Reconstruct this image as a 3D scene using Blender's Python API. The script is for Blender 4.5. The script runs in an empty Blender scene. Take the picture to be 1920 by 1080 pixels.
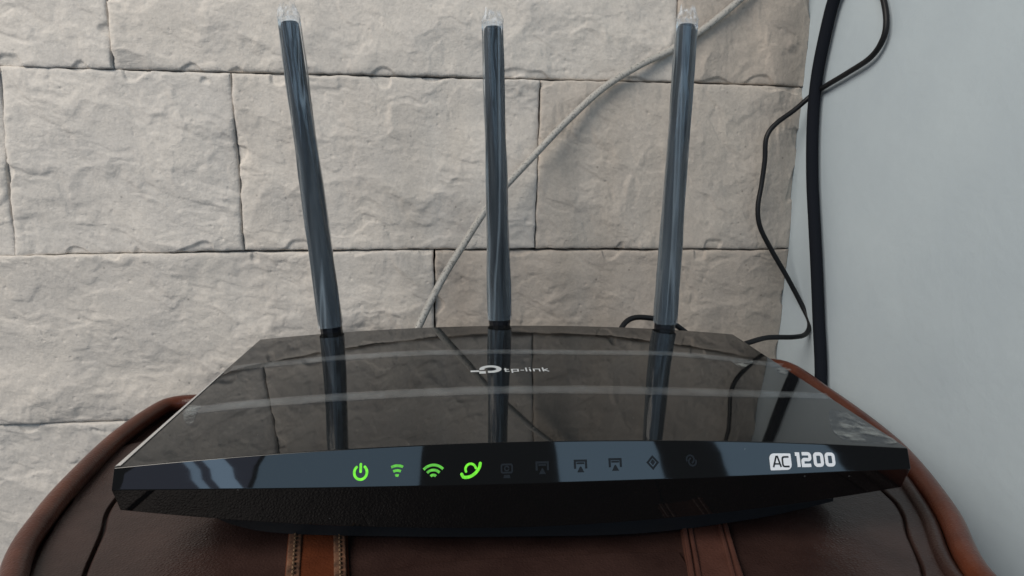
import bpy, bmesh, math
import numpy as np
from mathutils import Matrix, Vector

scene = bpy.context.scene
col = scene.collection
# ----------------------------------------------------------------- camera
# all shapes are written in millimetres with the lens at the origin; to_m() turns them into metres
F, PSI, TH, RO = 1201.6, -0.117, 0.197, -0.009
EYE = 0.78                                     # lens height above the floor, metres
def rotm(ps, th, ro):
    c, s = math.cos(ps), math.sin(ps); Rz = np.array([[c, -s, 0], [s, c, 0], [0, 0, 1]])
    c, s = math.cos(-th), math.sin(-th); Rx = np.array([[1, 0, 0], [0, c, -s], [0, s, c]])
    c, s = math.cos(ro), math.sin(ro); Ry = np.array([[c, 0, s], [0, 1, 0], [-s, 0, c]])
    return Rz @ Rx @ Ry
R = rotm(PSI, TH, RO)
cam = bpy.data.cameras.new('camera'); cam.sensor_width = 36; cam.lens = 36 * F / 1920
cam.clip_start = 0.01; cam.clip_end = 50
co = bpy.data.objects.new('camera', cam); col.objects.link(co)
M = Matrix.Identity(4)
for i in range(3):
    M[i][0] = R[i, 0]; M[i][1] = R[i, 2]; M[i][2] = -R[i, 1]
M[2][3] = EYE
co.matrix_world = M
scene.camera = co
# ----------------------------------------------------------------- world, lamps, exposure
w = bpy.data.worlds.new('World'); scene.world = w; w.use_nodes = True
w.node_tree.nodes['Background'].inputs[0].default_value = (0.75, 0.85, 1.0, 1)
w.node_tree.nodes['Background'].inputs[1].default_value = 0.10
def area(name, loc, target, sx, sy, radiance, color, roll=0):
    l = bpy.data.lights.new(name, 'AREA'); l.shape = 'RECTANGLE'; l.size = sx; l.size_y = sy
    l.energy = radiance * math.pi * sx * sy; l.color = color
    o = bpy.data.objects.new(name, l); col.objects.link(o)
    loc = Vector(loc) + Vector((0, 0, EYE)); target = Vector(target) + Vector((0, 0, EYE))
    o.location = loc
    q = (target - loc).to_track_quat('-Z', 'Y'); o.rotation_euler = (q.to_matrix().to_4x4() @ Matrix.Rotation(roll, 4, 'Z')).to_euler()
    return o
area('side_window', (-0.80, -0.36, 0.78), (0.0, 0.35, -0.02), 0.75, 0.75, 10.0, (1.0, 0.935, 0.85))
COOL = (0.50, 0.75, 1.0)
def pane(x0, x1, z0, z1, rad, color=COOL):      # upright panes of the window behind the camera
    area('rear_window', ((x0 + x1) / 2, -1.5, (z0 + z1) / 2), ((x0 + x1) / 2, 0, (z0 + z1) / 2), x1 - x0, z1 - z0, rad, color)
pane(-0.86, -0.265, 0.15, 1.0, 1.75)
pane(0.225, 0.60, 0.15, 1.0, 2.2)
pane(0.84, 1.31, 0.15, 1.0, 2.2)
pane(-1.40, -0.88, 0.15, 1.0, 0.6, (0.62, 0.70, 1.0))  # dim lamp standing in for the curtain beside the panes
area('curtain_gap', (-1.08, -1.46, 0.614), (-1.08, 0, 0.614), 0.035, 0.5, 3.0, COOL, 0.5)
area('curtain_gap', (-0.98, -1.46, 0.614), (-0.98, 0, 0.614), 0.075, 0.5, 3.6, COOL, 0.5)
vs = scene.view_settings
vs.view_transform = 'Standard'; vs.look = 'None'; vs.gamma = 1; vs.exposure = 0
scene.cycles.max_bounces = 10; scene.cycles.transparent_max_bounces = 16

# ----------------------------------------------------------------- geometry helpers
def to_m(v): return np.asarray(v, float) * 0.001 + np.array([0, 0, EYE])
def ray(q): return R @ np.array([(q[0] - 960) / F, 1, -(q[1] - 540) / F])
def on_z(q, z): d = ray(q); return d * (z / d[2])
def on_y(q, y): d = ray(q); return d * (y / d[1])
def on_x(q, x): d = ray(q); return d * (x / d[0])
def proj(P):
    q = np.asarray(P) @ R
    return np.stack([960 + F * q[..., 0] / q[..., 1], 540 - F * q[..., 2] / q[..., 1]], -1)

def empty(name, base, label=None, cat=None, group=None, kind=None):
    o = bpy.data.objects.new(name, None); col.objects.link(o)
    o.location = to_m(base); o.empty_display_size = 0.02
    if label: o['label'] = label
    if cat: o['category'] = cat
    if group: o['group'] = group
    if kind: o['kind'] = kind
    return o
def origin_of(o):
    v = Vector((0, 0, 0))
    while o: v += o.location; o = o.parent
    return np.array(v)
def mesh(name, V, Fs, mat, parent=None, smooth=True, base=None, **props):
    me = bpy.data.meshes.new(name)
    V = to_m(V)
    org = origin_of(parent) if parent else (to_m(base) if base is not None else np.zeros(3))
    me.from_pydata((V - org).tolist(), [], [list(map(int, f)) for f in Fs])
    me.update()
    if smooth: me.polygons.foreach_set('use_smooth', np.ones(len(me.polygons), bool))
    if mat is not None: me.materials.append(mat)
    o = bpy.data.objects.new(name, me); col.objects.link(o)
    if parent: o.parent = parent
    elif base is not None: o.location = org
    for k, v in props.items(): o[k] = v
    return o
def grid_faces(nu, nv, off=0, closed=False):
    i, j = np.meshgrid(np.arange(nu if closed else nu - 1), np.arange(nv - 1), indexing='ij')
    i2 = (i + 1) % nu
    return np.stack([i * nv + j, i2 * nv + j, i2 * nv + j + 1, i * nv + j + 1], -1).reshape(-1, 4) + off
def fix_normals(o, sharp=None):
    bm = bmesh.new(); bm.from_mesh(o.data)
    bmesh.ops.remove_doubles(bm, verts=bm.verts, dist=1e-7)
    bmesh.ops.recalc_face_normals(bm, faces=bm.faces)
    if sharp is not None:
        for e in bm.edges:
            if len(e.link_faces) == 2 and e.calc_face_angle(0) > sharp: e.smooth = False
    bm.to_mesh(o.data); bm.free()
def bevel(o, off, seg=2, ang=0.5):
    bm = bmesh.new(); bm.from_mesh(o.data)
    bmesh.ops.remove_doubles(bm, verts=bm.verts, dist=1e-7)
    bmesh.ops.recalc_face_normals(bm, faces=bm.faces)
    es = [e for e in bm.edges if len(e.link_faces) == 2 and e.calc_face_angle(0) > ang]
    bmesh.ops.bevel(bm, geom=es, offset=off * 0.001, segments=seg, profile=0.5, affect='EDGES', clamp_overlap=True)
    for f in bm.faces: f.smooth = True
    bm.to_mesh(o.data); bm.free()
    m = o.modifiers.new('wn', 'WEIGHTED_NORMAL'); m.weight = 80
def catmull(P, n, closed=False):
    P = np.asarray(P, float)
    if closed: Q = np.vstack([P[-1], P, P[0], P[1]])
    else: Q = np.vstack([2 * P[0] - P[1], P, 2 * P[-1] - P[-2]])
    segs = len(Q) - 3; out = []
    for k in range(segs):
        a, b, c, d = Q[k:k + 4]
        for t in np.linspace(0, 1, 24, endpoint=False):
            out.append(0.5 * (2 * b + (c - a) * t + (2 * a - 5 * b + 4 * c - d) * t * t + (3 * b - a - 3 * c + d) * t ** 3))
    out.append(Q[-2]); out = np.array(out)
    s = np.r_[0, np.cumsum(np.linalg.norm(np.diff(out, axis=0), axis=1))]
    tt = np.linspace(0, s[-1], n, endpoint=not closed)
    return np.stack([np.interp(tt, s, out[:, k]) for k in range(out.shape[1])], -1)
def tube(P, rad, nseg=14, closed=False, flat=1.0, up=(0, 0, 1)):
    """swept round tube; returns verts, faces"""
    P = np.asarray(P); n = len(P); rad = np.broadcast_to(rad, (n,))
    if closed: T = np.roll(P, -1, 0) - np.roll(P, 1, 0)
    else: T = np.gradient(P, axis=0)
    T /= np.linalg.norm(T, axis=1)[:, None]
    nrm = np.cross(T[0], [0.31, 0.2, 0.93]); nrm /= np.linalg.norm(nrm); V = []
    ups = []
    for k in range(n):
        nrm = nrm - T[k] * (nrm @ T[k]); nrm /= np.linalg.norm(nrm); ups.append(nrm)
    for k in range(n):
        b = np.cross(T[k], ups[k])
        for j in range(nseg):
            a = 2 * math.pi * j / nseg
            V.append(P[k] + rad[k] * (math.cos(a) * ups[k] + flat * math.sin(a) * b))
    Fs = []
    for k in range(n if closed else n - 1):
        for j in range(nseg):
            k2 = (k + 1) % n
            Fs.append((k * nseg + j, k * nseg + (j + 1) % nseg, k2 * nseg + (j + 1) % nseg, k2 * nseg + j))
    if not closed:
        Fs.append(tuple(range(nseg))); Fs.append(tuple(range((n - 1) * nseg, n * nseg)))
    return np.array(V), Fs
# gradient noise
def _h(i, j, s):
    n = (i.astype(np.int64) * 374761393 + j.astype(np.int64) * 668265263 + s * 1442695041) & 0xFFFFFFFF
    n = ((n ^ (n >> 13)) * 1274126177) & 0xFFFFFFFF
    return ((n ^ (n >> 16)) & 0xFFFF) / 65535.0 * 2 * math.pi
def perlin(x, y, s=0):
    i, j = np.floor(x), np.floor(y); fx, fy = x - i, y - j
    u = fx ** 3 * (fx * (fx * 6 - 15) + 10); v = fy ** 3 * (fy * (fy * 6 - 15) + 10)
    def g(a, b):
        h = _h(i + a, j + b, s); return np.cos(h) * (fx - a) + np.sin(h) * (fy - b)
    return 1.5 * ((g(0, 0) * (1 - u) + g(1, 0) * u) * (1 - v) + (g(0, 1) * (1 - u) + g(1, 1) * u) * v)
def fbm(x, y, s=0, o=4, g=0.5):
    t = 0; a = 1
    for k in range(o): t = t + a * perlin(x * 2 ** k + 17.3 * k, y * 2 ** k - 9.1 * k, s + k); a *= g
    return t
def sstep(a, b, x): t = np.clip((x - a) / (b - a), 0, 1); return t * t * (3 - 2 * t)

# ----------------------------------------------------------------- materials
def mat(name, color, rough=0.5, spec=0.5, ior=1.5, **kw):
    m = bpy.data.materials.new(name); m.use_nodes = True
    b = m.node_tree.nodes['Principled BSDF']
    b.inputs['Base Color'].default_value = (*color, 1); b.inputs['Roughness'].default_value = rough
    b.inputs['Specular IOR Level'].default_value = spec; b.inputs['IOR'].default_value = ior
    for k, v in kw.items(): b.inputs[k].default_value = v
    return m
def N(m, t, **kw):
    n = m.node_tree.nodes.new(t)
    for k, v in kw.items():
        if hasattr(n, k): setattr(n, k, v)
        else: n.inputs[k.replace('_', ' ')].default_value = v
    return n
def L(m, a, ao, b, bi): m.node_tree.links.new(a.outputs[ao], b.inputs[bi])
def bsdf(m): return m.node_tree.nodes['Principled BSDF']
def noise_bump(m, scale, strength, dist=0.0005, detail=6, rough=0.6, vec=(1, 1, 1)):
    tc = N(m, 'ShaderNodeTexCoord'); mp = N(m, 'ShaderNodeMapping'); mp.inputs['Scale'].default_value = vec
    L(m, tc, 'Object', mp, 'Vector')
    n = N(m, 'ShaderNodeTexNoise', Scale=scale, Detail=detail, Roughness=rough); L(m, mp, 'Vector', n, 'Vector')
    b = N(m, 'ShaderNodeBump', Strength=strength, Distance=dist); L(m, n, 'Fac', b, 'Height')
    L(m, b, 'Normal', bsdf(m), 'Normal')
    return mp, n, b
def noise_color(m, scale, c1, c2, detail=5, lo=0.35, hi=0.65, vec=(1, 1, 1)):
    tc = N(m, 'ShaderNodeTexCoord'); mp = N(m, 'ShaderNodeMapping'); mp.inputs['Scale'].default_value = vec
    L(m, tc, 'Object', mp, 'Vector')
    n = N(m, 'ShaderNodeTexNoise', Scale=scale, Detail=detail, Roughness=0.6); L(m, mp, 'Vector', n, 'Vector')
    r = N(m, 'ShaderNodeValToRGB'); r.color_ramp.elements[0].position = lo; r.color_ramp.elements[1].position = hi
    r.color_ramp.elements[0].color = (*c1, 1); r.color_ramp.elements[1].color = (*c2, 1)
    L(m, n, 'Fac', r, 'Fac'); L(m, r, 'Color', bsdf(m), 'Base Color')
    return r

m_stone = mat('stone', (0.6, 0.57, 0.53), 0.85, 0.25)
oi = N(m_stone, 'ShaderNodeObjectInfo'); tc = N(m_stone, 'ShaderNodeTexCoord')
n1 = N(m_stone, 'ShaderNodeTexNoise', Scale=28.0, Detail=5.0, Roughness=0.6); L(m_stone, tc, 'Object', n1, 'Vector')
rp = N(m_stone, 'ShaderNodeValToRGB'); rp.color_ramp.elements[0].position = .3; rp.color_ramp.elements[1].position = .7
rp.color_ramp.elements[0].color = (.86, .86, .87, 1); rp.color_ramp.elements[1].color = (1.04, 1.02, 1.0, 1)
L(m_stone, n1, 'Fac', rp, 'Fac')
mx = N(m_stone, 'ShaderNodeMix', data_type='RGBA', blend_type='MULTIPLY'); mx.inputs[0].default_value = 1
L(m_stone, oi, 'Color', mx, 6); L(m_stone, rp, 'Color', mx, 7)
# tiny pits and specks in the cast stone
vo = N(m_stone, 'ShaderNodeTexVoronoi', Scale=110.0); L(m_stone, tc, 'Object', vo, 'Vector')
sp = N(m_stone, 'ShaderNodeMapRange'); sp.inputs[1].default_value = 0.03; sp.inputs[2].default_value = 0.10; sp.inputs[3].default_value = .6; sp.inputs[4].default_value = 1
L(m_stone, vo, 'Distance', sp, 0)
n3 = N(m_stone, 'ShaderNodeTexNoise', Scale=45.0, Detail=2.0); L(m_stone, tc, 'Object', n3, 'Vector')
gt = N(m_stone, 'ShaderNodeMath', operation='GREATER_THAN'); gt.inputs[1].default_value = .55; L(m_stone, n3, 'Fac', gt, 0)
mv = N(m_stone, 'ShaderNodeMix', data_type='FLOAT'); mv.inputs[2].default_value = 1; L(m_stone, gt, 0, mv, 0); L(m_stone, sp, 0, mv, 3)
mx2 = N(m_stone, 'ShaderNodeMix', data_type='RGBA', blend_type='MULTIPLY'); mx2.inputs[0].default_value = 1
n6 = N(m_stone, 'ShaderNodeTexNoise', Scale=520.0, Detail=4.0, Roughness=0.7); L(m_stone, tc, 'Object', n6, 'Vector')
g6 = N(m_stone, 'ShaderNodeMapRange'); g6.inputs[1].default_value = .3; g6.inputs[2].default_value = .7; g6.inputs[3].default_value = .88; g6.inputs[4].default_value = 1.07; L(m_stone, n6, 'Fac', g6, 0)
mx3 = N(m_stone, 'ShaderNodeMix', data_type='RGBA', blend_type='MULTIPLY'); mx3.inputs[0].default_value = 1; L(m_stone, mx, 2, mx3, 6); L(m_stone, g6, 0, mx3, 7)
L(m_stone, mx3, 2, mx2, 6); L(m_stone, mv, 0, mx2, 7); L(m_stone, mx2, 2, bsdf(m_stone), 'Base Color')
mpz = N(m_stone, 'ShaderNodeMapping'); mpz.inputs['Scale'].default_value = (1, 1, 1.7); mpz.inputs['Rotation'].default_value = (0, .45, 0); L(m_stone, tc, 'Object', mpz, 'Vector')
n2 = N(m_stone, 'ShaderNodeTexNoise', Scale=130.0, Detail=9.0, Roughness=0.62, Distortion=0.6); L(m_stone, mpz, 'Vector', n2, 'Vector')
n4 = N(m_stone, 'ShaderNodeTexNoise', Scale=900.0, Detail=3.0, Roughness=0.6); L(m_stone, tc, 'Object', n4, 'Vector')
bp0 = N(m_stone, 'ShaderNodeBump', Strength=0.5, Distance=0.0005); L(m_stone, n4, 'Fac', bp0, 'Height')
bp = N(m_stone, 'ShaderNodeBump', Strength=0.5, Distance=0.0009); npz = N(m_stone, 'ShaderNodeTexNoise', Scale=24.0, Detail=3.0); L(m_stone, tc, 'Object', npz, 'Vector')
pm = N(m_stone, 'ShaderNodeMapRange'); pm.inputs[1].default_value = .40; pm.inputs[2].default_value = .62; pm.inputs[3].default_value = .22; pm.inputs[4].default_value = 1.0; L(m_stone, npz, 'Fac', pm, 0)
hm = N(m_stone, 'ShaderNodeMath', operation='MULTIPLY'); L(m_stone, n2, 'Fac', hm, 0); L(m_stone, pm, 0, hm, 1)
L(m_stone, hm, 0, bp, 'Height'); L(m_stone, bp0, 'Normal', bp, 'Normal'); L(m_stone, bp, 'Normal', bsdf(m_stone), 'Normal')

m_mortar = mat('dark_joint', (0.03, 0.026, 0.024), 0.95, 0.1)
m_plaster = mat('grey_plaster', (0.47, 0.52, 0.55), 0.7, 0.3)
noise_color(m_plaster, 9, (0.44, 0.51, 0.56), (0.50, 0.575, 0.62), 8); noise_bump(m_plaster, 170, 0.3, 0.0008, 6)
m_black = mat('glossy_black_plastic', (0.008, 0.0085, 0.009), 0.035, 0.5, 1.47)
tc = N(m_black, 'ShaderNodeTexCoord'); n = N(m_black, 'ShaderNodeTexNoise', Scale=16.0, Detail=6.0, Roughness=0.7); L(m_black, tc, 'Object', n, 'Vector')
r = N(m_black, 'ShaderNodeMapRange'); r.inputs[1].default_value = .35; r.inputs[2].default_value = .75; r.inputs[3].default_value = .015; r.inputs[4].default_value = .06; L(m_black, n, 'Fac', r, 0); L(m_black, r, 0, bsdf(m_black), 'Roughness')
v = N(m_black, 'ShaderNodeTexVoronoi', Scale=210.0); L(m_black, tc, 'Object', v, 'Vector')
n = N(m_black, 'ShaderNodeTexNoise', Scale=60.0, Detail=3.0); L(m_black, tc, 'Object', n, 'Vector')
th = N(m_black, 'ShaderNodeMapRange'); th.inputs[1].default_value = .5; th.inputs[2].default_value = .8; th.inputs[3].default_value = .02; th.inputs[4].default_value = .11; L(m_black, n, 'Fac', th, 0)
lt = N(m_black, 'ShaderNodeMath', operation='LESS_THAN'); L(m_black, v, 'Distance', lt, 0); L(m_black, th, 0, lt, 1)
mxd = N(m_black, 'ShaderNodeMix', data_type='RGBA'); mxd.inputs[6].default_value = (.005, .0053, .0055, 1); mxd.inputs[7].default_value = (.06, .06, .058, 1); L(m_black, lt, 0, mxd, 0); L(m_black, mxd, 2, bsdf(m_black), 'Base Color')
m_matt = mat('matt_black_plastic', (0.008, 0.008, 0.009), 0.5, 0.3); noise_bump(m_matt, 900, 0.2, 0.0002)
m_ant = mat('satin_black_plastic', (0.010, 0.011, 0.014), 0.25, 0.36)
m_led = mat('green_light', (0.05, 0.3, 0.02), 0.4)
bsdf(m_led).inputs['Emission Color'].default_value = (0.22, 1.0, 0.012, 1); bsdf(m_led).inputs['Emission Strength'].default_value = 0.60
def led_noise(m, lo, hi):
    tc = N(m, 'ShaderNodeTexCoord'); n = N(m, 'ShaderNodeTexNoise', Scale=900.0, Detail=2.0); L(m, tc, 'Object', n, 'Vector')
    r = N(m, 'ShaderNodeMapRange'); r.inputs[1].default_value = .3; r.inputs[2].default_value = .7; r.inputs[3].default_value = lo; r.inputs[4].default_value = hi
    L(m, n, 'Fac', r, 0); L(m, r, 0, bsdf(m), 'Emission Strength')
led_noise(m_led, .40, .80)
m_led2 = mat('dim_green_light', (0.05, 0.25, 0.03), 0.4)
bsdf(m_led2).inputs['Emission Color'].default_value = (0.20, 1.0, 0.04, 1); bsdf(m_led2).inputs['Emission Strength'].default_value = 0.30
led_noise(m_led2, .18, .42)
m_unlit = mat('unlit_symbol', (0.016, 0.020, 0.025), 0.6, 0.05)
m_white = mat('white_print', (0.80, 0.82, 0.85), 0.5, 0.3)
bsdf(m_white).inputs['Roughness'].default_value = .6
m_silver = mat('silver_print', (0.55, 0.58, 0.60), 0.4, 0.4)
m_black_cable = mat('black_cable', (0.009, 0.011, 0.016), 0.9, 0.12); noise_bump(m_black_cable, 700, 0.25, 0.0003)
m_thin_cable = mat('thin_black_cable', (0.009, 0.010, 0.012), 0.45, 0.25)
m_white_cable = mat('pale_grey_cable', (0.40, 0.385, 0.355), 0.45, 0.4)

tc = N(m_white_cable, 'ShaderNodeTexCoord'); n = N(m_white_cable, 'ShaderNodeTexNoise', Scale=900.0, Detail=2.0); L(m_white_cable, tc, 'Object', n, 'Vector')
r = N(m_white_cable, 'ShaderNodeValToRGB'); r.color_ramp.elements[0].position = .35; r.color_ramp.elements[1].position = .46
r.color_ramp.elements[0].color = (.22, .215, .20, 1); r.color_ramp.elements[1].color = (.40, .385, .355, 1); L(m_white_cable, n, 'Fac', r, 'Fac'); L(m_white_cable, r, 'Color', bsdf(m_white_cable), 'Base Color')
def film(name, haze, gloss, tint=(0.9, 0.95, 1.0), rough=0.18, hazecol=(0.75, 0.82, 0.88)):
    m = bpy.data.materials.new(name); m.use_nodes = True
    nt = m.node_tree; nt.nodes.clear()
    out = nt.nodes.new('ShaderNodeOutputMaterial')
    tr = nt.nodes.new('ShaderNodeBsdfTransparent'); tr.inputs[0].default_value = (*tint, 1)
    di = nt.nodes.new('ShaderNodeBsdfDiffuse'); di.inputs[0].default_value = (*hazecol, 1)
    gl = nt.nodes.new('ShaderNodeBsdfGlossy'); gl.inputs[0].default_value = (1, 1, 1, 1); gl.inputs['Roughness'].default_value = rough
    fr = nt.nodes.new('ShaderNodeFresnel'); fr.inputs[0].default_value = 1.45
    ml = nt.nodes.new('ShaderNodeMath'); ml.operation = 'MULTIPLY'; ml.inputs[1].default_value = gloss
    m1 = nt.nodes.new('ShaderNodeMixShader'); m1.inputs[0].default_value = haze
    m2 = nt.nodes.new('ShaderNodeMixShader')
    nt.links.new(tr.outputs[0], m1.inputs[1]); nt.links.new(di.outputs[0], m1.inputs[2])
    nt.links.new(fr.outputs[0], ml.inputs[0]); nt.links.new(ml.outputs[0], m2.inputs[0])
    nt.links.new(m1.outputs[0], m2.inputs[1]); nt.links.new(gl.outputs[0], m2.inputs[2])
    nt.links.new(m2.outputs[0], out.inputs[0])
    return m, m1, nt
m_sleeve, sl_mix, nt = film('clear_plastic_sleeve', 0.13, 1.3, (0.95, 0.97, 0.99), 0.17, (0.56, 0.70, 0.82))
# haze uneven along long creases; bluish reflection and bright crease lines painted in
tc = nt.nodes.new('ShaderNodeTexCoord'); mp = nt.nodes.new('ShaderNodeMapping'); mp.inputs['Scale'].default_value = (1, 1, 0.06)
ns = nt.nodes.new('ShaderNodeTexNoise'); ns.inputs['Scale'].default_value = 200; ns.inputs['Detail'].default_value = 2
mr = nt.nodes.new('ShaderNodeMapRange'); mr.inputs[1].default_value = .35; mr.inputs[2].default_value = .75; mr.inputs[3].default_value = .015; mr.inputs[4].default_value = .10
nt.links.new(tc.outputs['Object'], mp.inputs[0]); nt.links.new(mp.outputs[0], ns.inputs[0]); nt.links.new(ns.outputs[0], mr.inputs[0]); lw = nt.nodes.new('ShaderNodeLayerWeight'); lw.inputs[0].default_value = .35
pw = nt.nodes.new('ShaderNodeMath'); pw.operation = 'MULTIPLY'; pw.inputs[1].default_value = .22; nt.links.new(lw.outputs['Facing'], pw.inputs[0])
ad = nt.nodes.new('ShaderNodeMath'); ad.operation = 'ADD'; nt.links.new(pw.outputs[0], ad.inputs[0]); nt.links.new(mr.outputs[0], ad.inputs[1]); n5 = nt.nodes.new('ShaderNodeTexNoise'); n5.inputs['Scale'].default_value = 150; n5.inputs['Detail'].default_value = 1
mp5 = nt.nodes.new('ShaderNodeMapping'); mp5.inputs['Scale'].default_value = (1, 1, 0.035); mp5.inputs['Location'].default_value = (3, 1, 7); nt.links.new(tc.outputs['Object'], mp5.inputs[0]); nt.links.new(mp5.outputs[0], n5.inputs[0])
mh = nt.nodes.new('ShaderNodeMath'); mh.operation = 'SUBTRACT'; mh.inputs[1].default_value = .5; nt.links.new(n5.outputs[0], mh.inputs[0])
mb = nt.nodes.new('ShaderNodeMath'); mb.operation = 'ABSOLUTE'; nt.links.new(mh.outputs[0], mb.inputs[0])
mc = nt.nodes.new('ShaderNodeMapRange'); mc.inputs[1].default_value = 0; mc.inputs[2].default_value = .03; mc.inputs[3].default_value = .16; mc.inputs[4].default_value = 0; nt.links.new(mb.outputs[0], mc.inputs[0])
a2 = nt.nodes.new('ShaderNodeMath'); a2.operation = 'ADD'; nt.links.new(ad.outputs[0], a2.inputs[0]); nt.links.new(mc.outputs[0], a2.inputs[1]); nt.links.new(a2.outputs[0], sl_mix.inputs[0])
m_tip, tip_mix, nt = film('crumpled_sleeve_end', 0.3, 0.35, (0.98, 0.99, 1), 0.25, (0.85, 0.9, 0.95))
tc = nt.nodes.new('ShaderNodeTexCoord'); mp = nt.nodes.new('ShaderNodeMapping'); mp.inputs['Scale'].default_value = (1, 1, 0.15)
ns = nt.nodes.new('ShaderNodeTexNoise'); ns.inputs['Scale'].default_value = 700; ns.inputs['Detail'].default_value = 3
mr = nt.nodes.new('ShaderNodeMapRange'); mr.inputs[1].default_value = .46; mr.inputs[2].default_value = .68; mr.inputs[3].default_value = .01; mr.inputs[4].default_value = .42
nt.links.new(tc.outputs['Object'], mp.inputs[0]); nt.links.new(mp.outputs[0], ns.inputs[0]); nt.links.new(ns.outputs[0], mr.inputs[0]); nt.links.new(mr.outputs[0], tip_mix.inputs[0])
m_band, band_mix, nt = film('film_band', 0.2, 0.12, (0.95, 0.97, 1), 0.2, (0.62, 0.68, 0.70))
tc = nt.nodes.new('ShaderNodeTexCoord'); mp = nt.nodes.new('ShaderNodeMapping'); mp.inputs['Rotation'].default_value = (0, 0, 0.9); mp.inputs['Scale'].default_value = (1, .25, 1)
ns = nt.nodes.new('ShaderNodeTexNoise'); ns.inputs['Scale'].default_value = 130; ns.inputs['Detail'].default_value = 3
mr = nt.nodes.new('ShaderNodeMapRange'); mr.inputs[1].default_value = .3; mr.inputs[2].default_value = .7; mr.inputs[3].default_value = .035; mr.inputs[4].default_value = .13
nt.links.new(tc.outputs['Object'], mp.inputs[0]); nt.links.new(mp.outputs[0], ns.inputs[0]); nt.links.new(ns.outputs[0], mr.inputs[0]); at = nt.nodes.new('ShaderNodeAttribute'); at.attribute_name = 'fade'
mf = nt.nodes.new('ShaderNodeMath'); mf.operation = 'MULTIPLY'; nt.links.new(at.outputs['Fac'], mf.inputs[0]); nt.links.new(mr.outputs[0], mf.inputs[1]); nt.links.new(mf.outputs[0], band_mix.inputs[0])
m_white_edge, _, _ = film('white_edge', 0.6, 0.8, (.95, .97, 1), 0.3, (0.75, 0.76, 0.76))
m_scuff, scuff_mix, nt = film('scuffed_film', 0.2, 0.0, (0.97, 0.98, 1), 0.25, (0.6, 0.64, 0.62))
tc = nt.nodes.new('ShaderNodeTexCoord'); ns = nt.nodes.new('ShaderNodeTexNoise'); ns.inputs['Scale'].default_value = 170; ns.inputs['Detail'].default_value = 7; ns.inputs['Roughness'].default_value = .65
mr = nt.nodes.new('ShaderNodeMapRange'); mr.inputs[1].default_value = .46; mr.inputs[2].default_value = .66; mr.inputs[3].default_value = .0; mr.inputs[4].default_value = .30
nt.links.new(tc.outputs['Object'], ns.inputs[0]); nt.links.new(ns.outputs[0], mr.inputs[0]); nt.links.new(mr.outputs[0], scuff_mix.inputs[0])

def leather(name, c1, c2, rough=0.42, sc=60):
    m = mat(name, c1, rough, 0.35); noise_color(m, sc, c1, c2, 6, 0.3, 0.7)
    tc = N(m, 'ShaderNodeTexCoord'); v = N(m, 'ShaderNodeTexVoronoi', Scale=850.0, feature='DISTANCE_TO_EDGE'); L(m, tc, 'Object', v, 'Vector')
    n = N(m, 'ShaderNodeTexNoise', Scale=300.0, Detail=5.0); L(m, tc, 'Object', n, 'Vector')
    a = N(m, 'ShaderNodeMath', operation='ADD'); L(m, v, 0, a, 0); L(m, n, 'Fac', a, 1)
    b = N(m, 'ShaderNodeBump', Strength=0.32, Distance=0.0005); L(m, a, 0, b, 'Height'); L(m, b, 'Normal', bsdf(m), 'Normal')
    return m
m_leather = leather('dark_brown_leather', (0.026, 0.0135, 0.0115), (0.046, 0.025, 0.021), 0.36)
m_rim = leather('chestnut_leather', (0.050, 0.0125, 0.008), (0.115, 0.034, 0.017), 0.30, 45)
m_strap = leather('tan_leather', (0.065, 0.0175, 0.0075), (0.115, 0.032, 0.013), 0.4, 60)
m_strap_edge = leather('worn_strap_edge', (0.03, 0.02, 0.016), (0.20, 0.10, 0.06), 0.55, 220)
m_strap2 = leather('brown_strap', (0.065, 0.028, 0.021), (0.10, 0.045, 0.034), 0.32, 60)
m_seam = mat('dark_seam', (0.012, 0.010, 0.009), 0.8, 0.2)
m_stitch = mat('thread', (0.16, 0.10, 0.06), 0.8, 0.2)

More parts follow.
